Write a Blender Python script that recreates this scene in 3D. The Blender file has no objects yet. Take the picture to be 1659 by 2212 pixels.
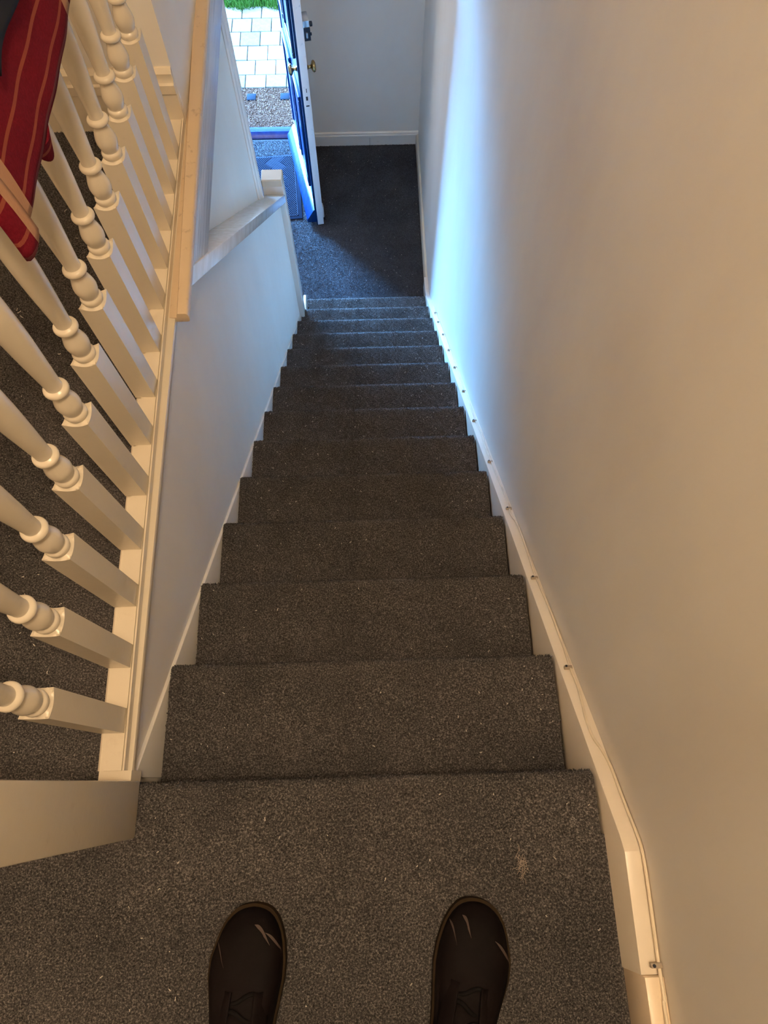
import bpy, bmesh, math, random
import numpy as np
from mathutils import Vector, Matrix, noise

random.seed(7)
RNG = np.random.default_rng(11)
scene = bpy.context.scene
COL = scene.collection

# ------------------------------------------------------------------ camera
R_, G_ = 0.19, 0.23136            # rise and going of the stairs
SL = R_ / G_
FPX = 1481.7                      # focal length in pixels of a 1659 x 2212 frame
cam_d = bpy.data.cameras.new('camera')
cam_d.sensor_fit = 'VERTICAL'
cam_d.sensor_height = 36.0
cam_d.lens = FPX / 2212.0 * 36.0
cam_d.clip_start = 0.02
cam = bpy.data.objects.new('camera', cam_d)
COL.objects.link(cam)
M3 = Matrix(((0.999596599, 0.0263925202, -0.0104915950),
             (-0.0284013135, 0.929722024, -0.367165253),
             (0.0000638505980, 0.367315113, 0.930096556)))
cam.matrix_world = Matrix.Translation((0.00666, -0.01001, 1.26178)) @ M3.to_4x4()
scene.camera = cam

# ------------------------------------------------------------------ light
world = bpy.data.worlds.new('world')
scene.world = world
world.use_nodes = True
bgn = world.node_tree.nodes['Background']
bgn.inputs['Color'].default_value = (0.34, 0.66, 1.0, 1)
bgn.inputs['Strength'].default_value = 4.6

def light(name, kind, loc, energy, color, **kw):
    d = bpy.data.lights.new(name, kind)
    d.energy = energy
    d.color = color
    for k, v in kw.items():
        setattr(d, k, v)
    o = bpy.data.objects.new(name, d)
    COL.objects.link(o)
    o.location = loc
    return o

def aim(o, d):
    o.rotation_euler = Vector(d).to_track_quat('-Z', 'Y').to_euler()

# soft daylight coming in at the open front door
aim(light('daylight', 'SUN', (-2, 9, 3), 168.0, (0.16, 0.47, 1.0), angle=math.radians(60)), (1.02, -1.0, -0.40))
# ceiling lamp above the stairwell and a lamp further along the upstairs landing
light('stairwell_lamp', 'POINT', (0.15, -0.08, 2.42), 75.0, (1.0, 0.74, 0.46), shadow_soft_size=0.10)
light('hall_fill', 'POINT', (-1.10, 3.80, -0.40), 13.0, (1.0, 0.86, 0.66), shadow_soft_size=0.08)  # added warm fill that makes the hall walls less blue, no such lamp seen
light('landing_lamp', 'POINT', (-2.35, -0.20, 2.10), 13.0, (1.0, 0.70, 0.46), shadow_soft_size=0.16)

vs = scene.view_settings
vs.view_transform = 'Standard'
vs.look = 'None'
vs.gamma = 1.0
vs.use_curve_mapping = False
vs.exposure = 0.30
scene.cycles.max_bounces = 6
scene.cycles.diffuse_bounces = 5
scene.cycles.glossy_bounces = 2

# ------------------------------------------------------------------ materials
MATS = {}

class NT:
    def __init__(self, name):
        self.m = bpy.data.materials.new(name)
        self.m.use_nodes = True
        self.t = self.m.node_tree
        self.b = self.t.nodes['Principled BSDF']
        self.tc = self.t.nodes.new('ShaderNodeTexCoord')
        MATS[name] = self.m

    def n(self, kind, **kw):
        nd = self.t.nodes.new(kind)
        for k, v in kw.items():
            if k in nd.inputs:
                nd.inputs[k].default_value = v
            else:
                setattr(nd, k, v)
        return nd

    def l(self, a, b):
        self.t.links.new(a, b)

    def noise(self, scale, detail=2.0, rough=0.5, stretch=None, coord='Object', seed=0.0):
        nz = self.n('ShaderNodeTexNoise')
        nz.inputs['Scale'].default_value = scale
        nz.inputs['Detail'].default_value = detail
        nz.inputs['Roughness'].default_value = rough
        mp = self.n('ShaderNodeMapping')
        mp.inputs['Location'].default_value = (seed, seed * 1.7, seed * 0.6)
        if stretch:
            mp.inputs['Scale'].default_value = stretch
        self.l(self.tc.outputs[coord], mp.inputs['Vector'])
        self.l(mp.outputs['Vector'], nz.inputs['Vector'])
        return nz.outputs['Fac']

    def ramp(self, fac, stops):
        r = self.n('ShaderNodeValToRGB')
        e = r.color_ramp.elements
        while len(e) < len(stops):
            e.new(0.5)
        for el, (p, c) in zip(e, stops):
            el.position = p
            el.color = (*c, 1) if len(c) == 3 else c
        self.l(fac, r.inputs['Fac'])
        return r.outputs['Color']

    def mix(self, fac, a, b):
        x = self.n('ShaderNodeMix', data_type='RGBA')
        for sock, val in ((x.inputs[0], fac), (x.inputs[6], a), (x.inputs[7], b)):
            if hasattr(val, 'is_output'):
                self.l(val, sock)
            else:
                sock.default_value = val if isinstance(val, (int, float)) else (*val, 1)
        return x.outputs[2]

    def bump(self, h, strength, dist):
        b = self.n('ShaderNodeBump')
        b.inputs['Strength'].default_value = strength
        b.inputs['Distance'].default_value = dist
        self.l(h, b.inputs['Height'])
        self.l(b.outputs['Normal'], self.b.inputs['Normal'])

    def col(self, c):
        if hasattr(c, 'is_output'):
            self.l(c, self.b.inputs['Base Color'])
        else:
            self.b.inputs['Base Color'].default_value = (*c, 1)

    def set(self, **kw):
        for k, v in kw.items():
            self.b.inputs[k.replace('_', ' ')].default_value = v
        return self.m

def paint(name, c, rough, dirt=0.25, dirtc=(0.36, 0.25, 0.14), dscale=9.0, thr=(0.60, 0.74), bump=0.15, coat=0.0):
    t = NT(name)
    f = t.ramp(t.noise(dscale, 6, 0.65), [(thr[0], (0, 0, 0)), (thr[1], (dirt, dirt, dirt))])
    tone = t.ramp(t.noise(1.7, 4, 0.6, seed=3.0, stretch=(1.0, 1.6, 0.7)), [(0.3, (c[0] * 0.93, c[1] * 0.90, c[2] * 0.88)), (0.7, c)])
    t.col(t.mix(f, tone, dirtc))
    t.bump(t.noise(60, 3, 0.6), bump, 0.002)
    t.set(Roughness=rough)
    if coat:
        t.set(Coat_Weight=coat, Coat_Roughness=0.15)
    return t.m

paint('wall_paint', (0.84, 0.81, 0.75), 0.55, dirt=0.10, dirtc=(0.50, 0.42, 0.34), dscale=2.6, thr=(0.55, 0.8), bump=0.10)
paint('wall_cream', (0.82, 0.81, 0.74), 0.45, dirt=0.06, dscale=3.0)
paint('gloss_white', (0.82, 0.80, 0.75), 0.24, dirt=0.25, dscale=16, thr=(0.62, 0.78))
paint('gloss_cream', (0.74, 0.67, 0.54), 0.26, dirt=0.20, dscale=22, thr=(0.62, 0.80))
paint('worn_cream', (0.70, 0.55, 0.38), 0.35, dirt=0.6, dirtc=(0.20, 0.10, 0.05), dscale=34, thr=(0.60, 0.74))
paint('ledge_cream', (0.84, 0.70, 0.52), 0.35, dirt=0.55, dirtc=(0.20, 0.12, 0.07), dscale=55, thr=(0.64, 0.78))
paint('gloss_dirty', (0.82, 0.74, 0.62), 0.30, dirt=0.45, dirtc=(0.25, 0.16, 0.10), dscale=55, thr=(0.66, 0.80))
paint('ceiling_paint', (0.88, 0.86, 0.82), 0.6, dirt=0.0)
paint('door_white', (0.78, 0.80, 0.84), 0.30, dirt=0.35, dirtc=(0.25, 0.30, 0.40), dscale=30, thr=(0.62, 0.70))

t = NT('brushed_white')                 # thick brush-marked gloss on the landing fascia
f = t.noise(60, 4, 0.6, stretch=(1.0, 0.05, 1.0))
t.col(t.ramp(f, [(0.35, (0.60, 0.58, 0.55)), (0.6, (0.80, 0.78, 0.75))]))
t.bump(f, 0.8, 0.004)
t.set(Roughness=0.22)

t = NT('taped_cap')
f = t.noise(40, 4, 0.6, stretch=(1.0, 0.25, 1.0))
t.col(t.ramp(f, [(0.3, (0.66, 0.63, 0.57)), (0.65, (0.78, 0.77, 0.74))]))
t.bump(f, 0.3, 0.003)
t.set(Roughness=0.14)

t = NT('door_blue')
f = t.noise(26, 4, 0.6, stretch=(1, 1, 0.08))
t.col(t.ramp(f, [(0.3, (0.0008, 0.012, 0.065)), (0.7, (0.0015, 0.024, 0.10))]))
t.set(Roughness=0.26, Specular_IOR_Level=0.35)

def carpet(name, dark, mid, pale, scale=330.0, bump=0.9):
    t = NT(name)
    fine = t.noise(scale, 2, 0.7)
    c = t.ramp(fine, [(0.30, dark), (0.52, mid), (0.74, pale)])
    big = t.ramp(t.noise(5.0, 4, 0.6, seed=5), [(0.3, (0.72, 0.72, 0.72)), (0.7, (1.1, 1.1, 1.1))])
    mx = t.n('ShaderNodeMix', data_type='RGBA', blend_type='MULTIPLY')
    mx.inputs[0].default_value = 1.0
    t.l(c, mx.inputs[6]); t.l(big, mx.inputs[7])
    t.col(mx.outputs[2])
    if bump:
        t.bump(t.noise(scale * 0.8, 3, 0.7, seed=2), bump, 0.004)
    t.set(Roughness=1.0, Specular_IOR_Level=0.1, Sheen_Weight=0.12 if bump else 0.0, Sheen_Roughness=0.5)
    return t.m

carpet('carpet', (0.018, 0.016, 0.0155), (0.076, 0.069, 0.068), (0.27, 0.245, 0.235))

carpet('carpet_hall', (0.020, 0.021, 0.025), (0.060, 0.063, 0.075), (0.125, 0.13, 0.15), scale=260.0)

carpet('pile', (0.018, 0.016, 0.0155), (0.076, 0.069, 0.068), (0.27, 0.245, 0.235), bump=0)
carpet('pile_hall', (0.020, 0.021, 0.025), (0.060, 0.063, 0.075), (0.125, 0.13, 0.15), scale=260.0, bump=0)

def solid(name, c, rough=0.5, metal=0.0, **kw):
    t = NT(name)
    f = t.noise(30, 3, 0.6)
    t.col(t.ramp(f, [(0.3, tuple(x * 0.85 for x in c)), (0.7, c)]))
    t.set(Roughness=rough, Metallic=metal, **kw)
    return t.m

solid('brass', (0.45, 0.31, 0.14), 0.22, 1.0)
solid('dark_metal', (0.03, 0.035, 0.05), 0.35, 0.6)
solid('steel', (0.55, 0.58, 0.62), 0.30, 1.0)
solid('mortise_dark', (0.02, 0.022, 0.03), 0.8)
solid('cable_white', (0.78, 0.68, 0.52), 0.4)
solid('clip_shaded', (0.36, 0.29, 0.22), 0.5)  # clip colour darkened to stand in for the shadow dashes at the clips
solid('mat_rubber', (0.013, 0.019, 0.038), 0.9, Specular_IOR_Level=0.06)
solid('mat_rib', (0.038, 0.048, 0.075), 0.95, Specular_IOR_Level=0.05)
solid('lint', (0.62, 0.57, 0.52), 0.9)
solid('fluff', (0.34, 0.28, 0.24), 1.0)
solid('sole_rubber', (0.024, 0.014, 0.006), 0.7, Specular_IOR_Level=0.1)
solid('lace', (0.006, 0.005, 0.005), 0.9, Specular_IOR_Level=0.1)
solid('denim', (0.02, 0.02, 0.026), 0.9)
solid('black_shiny', (0.022, 0.020, 0.019), 0.6, Specular_IOR_Level=0.05)
solid('soil', (0.15, 0.080, 0.056), 0.95, Specular_IOR_Level=0.03)
solid('tile_slate', (0.016, 0.022, 0.035), 0.9, Specular_IOR_Level=0.03)

t = NT('shoe_leather')
f = t.noise(11, 4, 0.65, seed=4)
scuff = t.ramp(t.noise(17, 5, 0.7, stretch=(1, 0.5, 1), seed=9), [(0.63, (0, 0, 0)), (0.70, (0.35, 0.35, 0.35))])
t.col(t.mix(scuff, t.ramp(f, [(0.3, (0.003, 0.002, 0.002)), (0.7, (0.007, 0.0045, 0.0048))]), (0.05, 0.035, 0.033)))
t.bump(t.noise(220, 3, 0.6), 0.3, 0.001)
t.set(Roughness=0.62, Specular_IOR_Level=0.06)

t = NT('scuff_mark')
t.col((0.045, 0.027, 0.022))
t.set(Roughness=0.7)

t = NT('stone_paver')
oi = t.n('ShaderNodeObjectInfo')
tone = t.ramp(oi.outputs['Random'], [(0.0, (0.15, 0.13, 0.11)), (0.5, (0.24, 0.19, 0.16)), (1.0, (0.36, 0.27, 0.22))])
sp = t.ramp(t.noise(28, 6, 0.7), [(0.35, (0.78, 0.80, 0.78)), (0.6, (1, 1, 1))])
mx = t.n('ShaderNodeMix', data_type='RGBA', blend_type='MULTIPLY'); mx.inputs[0].default_value = 1.0
t.l(tone, mx.inputs[6]); t.l(sp, mx.inputs[7]); t.col(mx.outputs[2])
t.bump(t.noise(60, 4, 0.6), 0.3, 0.003)
t.set(Roughness=0.9, Specular_IOR_Level=0.05)

t = NT('gravel_stone')
oi = t.n('ShaderNodeAttribute', attribute_name='tint')
t.col(t.ramp(oi.outputs['Fac'], [(0.0, (0.085, 0.042, 0.030)), (0.5, (0.17, 0.084, 0.058)), (0.88, (0.22, 0.12, 0.085)), (1.0, (0.44, 0.33, 0.27))]))
t.set(Roughness=0.9, Specular_IOR_Level=0.04)

t = NT('grass_blade')
oi = t.n('ShaderNodeAttribute', attribute_name='tint')
t.col(t.ramp(oi.outputs['Fac'], [(0.0, (0.02, 0.05, 0.006)), (0.6, (0.05, 0.13, 0.015)), (1.0, (0.13, 0.22, 0.05))]))
t.set(Roughness=0.7, Specular_IOR_Level=0.1)

# red towel: stripes run along the rail, pale bands across both ends
t = NT('towel_red')
sx = t.n('ShaderNodeSeparateXYZ')
t.l(t.tc.outputs['Object'], sx.inputs[0])
def mathn(op, a, b=None):
    m = t.n('ShaderNodeMath', operation=op)
    for i, v in enumerate((a, b)):
        if v is None:
            continue
        if hasattr(v, 'is_output'):
            t.l(v, m.inputs[i])
        else:
            m.inputs[i].default_value = v
    return m.outputs[0]
zz, yy = sx.outputs['Z'], sx.outputs['Y']
ph = mathn('PINGPONG', mathn('SUBTRACT', zz, 0.6405), 0.0225)
stripe = mathn('LESS_THAN', ph, 0.0030)
hem = mathn('LESS_THAN', mathn('ABSOLUTE', mathn('SUBTRACT', zz, 0.6185)), 0.0022)
def band(c, w):
    return mathn('LESS_THAN', mathn('ABSOLUTE', mathn('SUBTRACT', yy, c)), w)
cream = mathn('MAXIMUM', band(0.6425, 0.0125), mathn('MAXIMUM', band(0.6125, 0.0125), mathn('MAXIMUM', band(1.022, 0.012), band(1.052, 0.012))))
weave = t.noise(240, 3, 0.7)
red = t.ramp(weave, [(0.3, (0.105, 0.0045, 0.012)), (0.7, (0.155, 0.008, 0.018))])
c1 = t.mix(mathn('MULTIPLY', stripe, 0.85), red, (0.27, 0.075, 0.045))
c1 = t.mix(mathn('MULTIPLY', hem, 0.7), c1, (0.22, 0.07, 0.07))
c2 = t.mix(cream, c1, (0.42, 0.24, 0.15))
t.col(c2)
t.bump(weave, 0.4, 0.002)
t.set(Roughness=1.0, Specular_IOR_Level=0.1)

# ------------------------------------------------------------------ mesh helpers
def link(o, parent=None):
    COL.objects.link(o)
    if parent is not None:
        o.parent = parent
    return o

def tag(o, label=None, cat=None, group=None, kind=None):
    for k, v in (('label', label), ('category', cat), ('group', group), ('kind', kind)):
        if v:
            o[k] = v
    return o

def empty(name, loc=(0, 0, 0), rz=0.0):
    o = bpy.data.objects.new(name, None)
    o.empty_display_size = 0.05
    link(o)
    o.location = loc
    o.rotation_euler = (0, 0, rz)
    return o

def smooth(me, angle=None):
    me.polygons.foreach_set('use_smooth', [True] * len(me.polygons))
    if angle is not None:
        bm = bmesh.new(); bm.from_mesh(me)
        for e in bm.edges:
            if len(e.link_faces) == 2 and e.calc_face_angle(0) > angle:
                e.smooth = False
        bm.to_mesh(me); bm.free()

class MB:
    """collects geometry of one mesh object"""
    def __init__(self):
        self.v, self.f = [], []

    def add(self, vs, fs):
        o = len(self.v)
        self.v += [tuple(x) for x in vs]
        self.f += [tuple(i + o for i in f) for f in fs]
        return self

    def box(self, a, b, bev=0.0, seg=2):
        (x0, y0, z0), (x1, y1, z1) = a, b
        vs = [(x, y, z) for x in (x0, x1) for y in (y0, y1) for z in (z0, z1)]
        fs = [(0, 1, 3, 2), (4, 6, 7, 5), (0, 4, 5, 1), (2, 3, 7, 6), (0, 2, 6, 4), (1, 5, 7, 3)]
        if bev <= 0:
            return self.add(vs, fs)
        bm = bmesh.new()
        bv = [bm.verts.new(v) for v in vs]
        for f in fs:
            bm.faces.new([bv[i] for i in f])
        bmesh.ops.recalc_face_normals(bm, faces=bm.faces)
        bmesh.ops.bevel(bm, geom=list(bm.edges), offset=bev, segments=seg, profile=0.5, affect='EDGES')
        return self.addbm(bm)

    def addbm(self, bm):
        bm.verts.ensure_lookup_table()
        bm.verts.index_update()
        self.add([v.co[:] for v in bm.verts], [[v.index for v in f.verts] for f in bm.faces])
        bm.free()
        return self

    def prism(self, poly, a, b, axis='x', bev=0.0, fn=None):
        """polygon in the plane across the axis (x: (y,z), y: (x,z), z: (x,y)) drawn out from a to b"""
        def P(p, t):
            return {'x': (t, p[0], p[1]), 'y': (p[0], t, p[1]), 'z': (p[0], p[1], t)}[axis]
        bm = bmesh.new()
        lo = [bm.verts.new(P(p, a)) for p in poly]
        hi = [bm.verts.new(P(p, b)) for p in poly]
        n = len(poly)
        bm.faces.new(lo); bm.faces.new(hi[::-1])
        for i in range(n):
            bm.faces.new((lo[i], hi[i], hi[(i + 1) % n], lo[(i + 1) % n]))
        bmesh.ops.recalc_face_normals(bm, faces=bm.faces)
        if bev > 0:
            bmesh.ops.bevel(bm, geom=list(bm.edges), offset=bev, segments=2, profile=0.5, affect='EDGES')
        if fn:
            for v in bm.verts:
                v.co = Vector(fn(*v.co))
        return self.addbm(bm)

    def lathe(self, prof, seg=24, mat=None):
        """prof: (radius, height) pairs about the z axis"""
        vs, fs = [], []
        for r, z in prof:
            for k in range(seg):
                a = 2 * math.pi * k / seg
                vs.append((r * math.cos(a), r * math.sin(a), z))
        for i in range(len(prof) - 1):
            for k in range(seg):
                fs.append((i * seg + k, i * seg + (k + 1) % seg, (i + 1) * seg + (k + 1) % seg, (i + 1) * seg + k))
        fs.append(tuple(range(seg))[::-1])
        fs.append(tuple((len(prof) - 1) * seg + k for k in range(seg)))
        if mat is not None:
            vs = [(mat @ Vector(v))[:] for v in vs]
        return self.add(vs, fs)

    def tube(self, pts, r, seg=8):
        pts = [Vector(p) for p in pts]
        vs, fs = [], []
        up = Vector((0, 0, 1))
        for i, p in enumerate(pts):
            d = (pts[min(i + 1, len(pts) - 1)] - pts[max(i - 1, 0)]).normalized()
            s = d.cross(up)
            s = s.normalized() if s.length > 1e-4 else Vector((1, 0, 0))
            w = s.cross(d).normalized()
            rr = r[i] if isinstance(r, (list, tuple)) else r
            for k in range(seg):
                a = 2 * math.pi * k / seg
                vs.append((p + s * rr * math.cos(a) + w * rr * math.sin(a))[:])
        for i in range(len(pts) - 1):
            for k in range(seg):
                fs.append((i * seg + k, i * seg + (k + 1) % seg, (i + 1) * seg + (k + 1) % seg, (i + 1) * seg + k))
        fs.append(tuple(range(seg))[::-1])
        fs.append(tuple((len(pts) - 1) * seg + k for k in range(seg)))
        return self.add(vs, fs)

    def grid(self, fn, nu, nv, close_u=False):
        vs = [fn(i / (nu - (0 if close_u else 1)), j / (nv - 1)) for j in range(nv) for i in range(nu)]
        fs = []
        for j in range(nv - 1):
            for i in range(nu if close_u else nu - 1):
                i2 = (i + 1) % nu
                fs.append((j * nu + i, j * nu + i2, (j + 1) * nu + i2, (j + 1) * nu + i))
        return self.add(vs, fs)

    def mesh(self, name, mat):
        me = bpy.data.meshes.new(name)
        me.from_pydata(self.v, [], self.f)
        bm = bmesh.new(); bm.from_mesh(me)
        bmesh.ops.recalc_face_normals(bm, faces=bm.faces)
        bm.to_mesh(me); bm.free()
        me.materials.append(MATS[mat])
        return me

    def build(self, name, mat, parent=None, sm=None, loc=None):
        me = self.mesh(name, mat)
        if sm is not None:
            smooth(me, math.radians(sm))
        o = bpy.data.objects.new(name, me)
        link(o, parent)
        if loc is not None:
            o.location = loc
        return o

def solidify(o, th, off=-1):
    m = o.modifiers.new('thickness', 'SOLIDIFY')
    m.thickness = th
    m.offset = off
    return o

def fast_mesh(name, V, F, mat, tint=None):
    """V (n,3), F (m,k) numpy arrays"""
    me = bpy.data.meshes.new(name)
    k = F.shape[1]
    me.vertices.add(len(V)); me.vertices.foreach_set('co', V.astype(np.float32).ravel())
    me.loops.add(F.size); me.loops.foreach_set('vertex_index', F.astype(np.int32).ravel())
    me.polygons.add(len(F))
    me.polygons.foreach_set('loop_start', np.arange(0, F.size, k, dtype=np.int32))
    me.update(calc_edges=True)
    if tint is not None:
        a = me.attributes.new('tint', 'FLOAT', 'POINT')
        a.data.foreach_set('value', tint.astype(np.float32))
    me.materials.append(MATS[mat])
    return me

def tufts(P, N, size, height, tilt=0.8):
    """little leaning three-sided tufts at points P with surface normals N"""
    n = len(P)
    ref = np.where(np.abs(N[:, :1]) < 0.9, np.array([[1., 0, 0]]), np.array([[0, 1., 0]]))
    U = np.cross(N, ref); U /= np.linalg.norm(U, axis=1, keepdims=True)
    W = np.cross(N, U)
    a = RNG.uniform(0, 2 * np.pi, n)
    s = RNG.uniform(0.7, 1.3, n) * size
    h = RNG.uniform(0.55, 1.25, n) * height
    V = np.zeros((n, 4, 3))
    for k in range(3):
        c, d = np.cos(a + k * 2.0944), np.sin(a + k * 2.0944)
        V[:, k] = P + (U * c[:, None] + W * d[:, None]) * s[:, None] - N * 0.001
    lx, ly = RNG.normal(0, 0.5, n) * tilt, RNG.normal(0, 0.5, n) * tilt
    V[:, 3] = P + N * h[:, None] + (U * lx[:, None] + W * ly[:, None]) * h[:, None]
    b = (np.arange(n) * 4)[:, None]
    F = np.concatenate([b + np.array([[0, 1, 3]]), b + np.array([[1, 2, 3]]), b + np.array([[2, 0, 3]])])
    return V.reshape(-1, 3), F

def flat_pile(name, x0, x1, y0, y1, z, dens, parent, size=0.0021, height=0.0042, mat='pile'):
    n = int((x1 - x0) * (y1 - y0) * dens)
    P = np.column_stack([RNG.uniform(x0, x1, n), RNG.uniform(y0, y1, n), np.full(n, z)])
    N = np.tile(np.array([[0, 0, 1.]]), (n, 1))
    V, F = tufts(P, N, size, height)
    o = bpy.data.objects.new(name, fast_mesh(name, V, F, mat))
    link(o, parent)
    o['kind'] = 'stuff'
    return o

HF = -2.66                      # hall floor level
XL, XR = -0.432, 0.372          # faces of the two stringers
WR = 0.402                      # face of the stair wall on the other side
WL = -0.440                     # face of the wall under the landing

def struct(o, label=None):
    o['kind'] = 'structure'
    if label:
        o['label'] = label
    return o

# ------------------------------------------------------------------ floors
fl = MB().box((-2.8, -1.4, -0.10), (-0.470, 1.60, 0.0)).box((-0.470, -1.4, -0.10), (WR, -0.10, 0.0)).box((-0.470, -0.10, -0.10), (-0.4285, 0.004, 0.0)) \
    .build('floor_landing', 'carpet')
struct(fl, 'charcoal brown carpeted upstairs landing beside the balustrade')
flat_pile('carpet_pile', -0.95, 0.366, -0.42, -0.10, 0.0, 150000, fl)
flat_pile('carpet_pile', -1.35, -0.478, -0.10, 1.555, 0.0, 110000, fl)

fh = MB().box((-1.72, -1.52, HF - 0.12), (0.5, 4.70, HF)).build('floor_hall', 'carpet_hall')
struct(fh, 'dark carpet of the entrance hall at the foot of the stairs')
flat_pile('carpet_pile', -1.0, 0.384, 2.98, 4.68, HF, 42000, fh, size=0.0034, height=0.0055, mat='pile_hall')

# ------------------------------------------------------------------ walls
struct(MB().box((WR, -1.4, -3.0), (0.52, 4.80, 2.9)).build('wall_right', 'wall_paint'), 'long plain beige wall running down the stairs')
struct(MB().prism([(-0.09, HF), (2.74, HF), (2.74, 0.866 - SL * 2.74), (1.054, -0.001), (-0.09, -0.001)], WL, -0.500)
       .build('wall_left', 'wall_paint'), 'smooth wall panel between the balustrade rail and the stairs')
struct(MB().prism([(0.80, HF), (2.63, HF), (2.63, -0.10), (0.80, -0.10)], -0.505, -0.560).build('wall_recess', 'wall_cream'),
       'pale cream wall set back above the sloping stair capping')
# front wall with the doorway
struct(MB().box((-0.505, 4.63, -3.0), (WR, 4.78, 0.2)).box((-2.6, 4.63, -3.0), (-1.44, 4.78, 0.2)).box((-1.44, 4.63, -0.60), (-0.505, 4.78, 0.2))
       .build('wall_front', 'wall_paint'), 'grey looking front wall around the open front door')
struct(MB().box((-1.72, -1.40, -3.0), (-1.60, 4.63, -0.101)).build('wall_hall_side', 'wall_paint'))
struct(MB().box((-1.72, 2.72, -3.0), (-0.56, 2.79, -0.10)).build('wall_hall_back', 'wall_paint'))
struct(MB().box((-2.8, 1.56, 0.0), (-0.4470, 1.66, 2.9)).build('wall_landing_end', 'wall_paint'), 'wall across the far end of the upstairs landing')
struct(MB().prism([(-0.56, 1.6601), (-0.4475, 1.6601), (-0.467, 3.10), (-0.56, 3.10)], 0.0, 2.9, 'z').build('wall_upper', 'wall_paint'), 'wall above the landing edge beyond the balustrade')
struct(MB().box((-0.56, 3.101, -0.15), (WR, 3.20, 2.9)).build('wall_upper_front', 'wall_paint'))
struct(MB().box((-2.92, -1.4, -0.2), (-2.801, 1.66, 2.9)).build('wall_landing_side', 'wall_paint'))
struct(MB().box((-2.92, -1.52, -3.0), (0.52, -1.401, 2.9)).build('wall_back', 'wall_paint'))
struct(MB().box((-2.92, -1.52, 2.901), (0.52, 3.20, 3.0)).build('ceiling_upper', 'ceiling_paint'))
struct(MB().box((-1.72, 3.201, -0.15), (WR, 4.63, 0.0)).box((-1.72, 1.61, -0.10), (-0.561, 3.20, -0.001)).build('ceiling_hall', 'ceiling_paint'))

# ------------------------------------------------------------------ skirtings
def skirt_x(name, x0, x1, yface, z0, label, h=0.105, mat='gloss_white'):
    """skirting along x whose face looks towards -y"""
    prof = [(0.0, 0.0), (0.0, h * 0.62), (-0.0035, h * 0.64), (-0.0035, h * 0.78), (0.003, h * 0.80), (0.006, h * 0.86), (0.004, h * 0.93), (0.012, h), (0.0165, h), (0.0165, 0.0)]
    o = MB().prism([(yface + a, z0 + b) for a, b in prof], x0, x1).build(name, mat, sm=40)
    return struct(o, label)
bf = skirt_x('baseboard_front', -0.50, WR - 0.001, 4.6125, HF, 'white skirting board along the front wall behind the door', h=0.11)
MB().box((0.028, 4.6105, HF + 0.002), (0.030, 4.613, HF + 0.07)).build('board_joint', 'soil', bf)
skirt_x('baseboard_landing', -2.79, -0.4475, 1.543, 0.0, 'cream moulded skirting board at the end of the landing', h=0.155, mat='gloss_cream')
bh = MB().prism([(0.383, HF), (0.383, HF + 0.075), (0.388, HF + 0.088), (0.4015, HF + 0.095), (0.4015, HF)], 3.24, 4.611, 'y').build('baseboard_right', 'gloss_cream', sm=40)
struct(bh, 'low white skirting board along the wall beside the hall carpet')

# ------------------------------------------------------------------ staircase
st = tag(empty('staircase', (0, 0, 0)), 'straight flight of stairs carpeted in dark charcoal brown', 'staircase')
rho = 0.017
def step_profile():
    p = [(-G_ - 0.03, 0.0), (-0.17, 0.001), (-0.10, 0.0015), (-0.05, 0.001)]
    for k in range(9):
        a = math.pi / 2 - k * math.pi / 8
        p.append((-rho + rho * math.cos(a), -rho + rho * math.sin(a)))
    p += [(-0.024, -0.045), (-0.026, -0.09), (-0.027, -R_ - 0.004)]
    return p
SP = step_profile()
inner = [(-0.037, -R_ - 0.004), (-0.037, -0.03), (-G_ - 0.03, -0.012)]
def step_mesh(seed):
    nx = 44
    prof = SP + inner
    m = len(prof)
    vs, fs = [], []
    for i in range(nx):
        x = -0.4315 + (0.3660 + 0.4315) * i / (nx - 1)
        for j, (y, z) in enumerate(prof):
            d = noise.noise(Vector((x * 9 + seed * 7.1, y * 9, z * 9))) * 0.0022
            e = noise.noise(Vector((x * 26, y * 8 + seed * 3.3, 4.0))) * 0.0012
            ex = 0.0
            if i in (0, nx - 1):
                ex = noise.noise(Vector((seed * 2.7, y * 40, z * 40))) * 0.003
            vs.append((x + ex, y + (d if z < -0.003 else 0.0), z + d * 0.7 + e))
    for i in range(nx - 1):
        for j in range(m):
            fs.append((i * m + j, i * m + (j + 1) % m, (i + 1) * m + (j + 1) % m, (i + 1) * m + j))
    fs.append(tuple(range(m))); fs.append(tuple((nx - 1) * m + j for j in range(m)))
    mb = MB(); mb.add(vs, fs)
    me = mb.mesh('carpeted_step', 'carpet')
    smooth(me, math.radians(50))
    return me
def step_pile(dens, size, height):
    P2 = np.array(SP[:13])
    seg = np.diff(P2, axis=0); ln = np.linalg.norm(seg, axis=1)
    tot = ln.sum()
    n = int(tot * 0.796 * dens)
    s = RNG.uniform(0, tot, n)
    cum = np.concatenate([[0], np.cumsum(ln)])
    k = np.clip(np.searchsorted(cum, s) - 1, 0, len(ln) - 1)
    tt = (s - cum[k]) / ln[k]
    yz = P2[k] + seg[k] * tt[:, None]
    nrm = np.column_stack([-seg[k][:, 1], seg[k][:, 0]]) / ln[k][:, None]
    P = np.column_stack([RNG.uniform(-0.4305, 0.3655, n), yz])
    N = np.column_stack([np.zeros(n), nrm])
    V, F = tufts(P, N, size, height)
    return fast_mesh('carpet_pile', V, F, 'pile')
steps = [step_mesh(k) for k in range(4)]
pile_near = [step_pile(130000, 0.0021, 0.0040) for k in range(2)]
pile_far = step_pile(70000, 0.0030, 0.0046)
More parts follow.
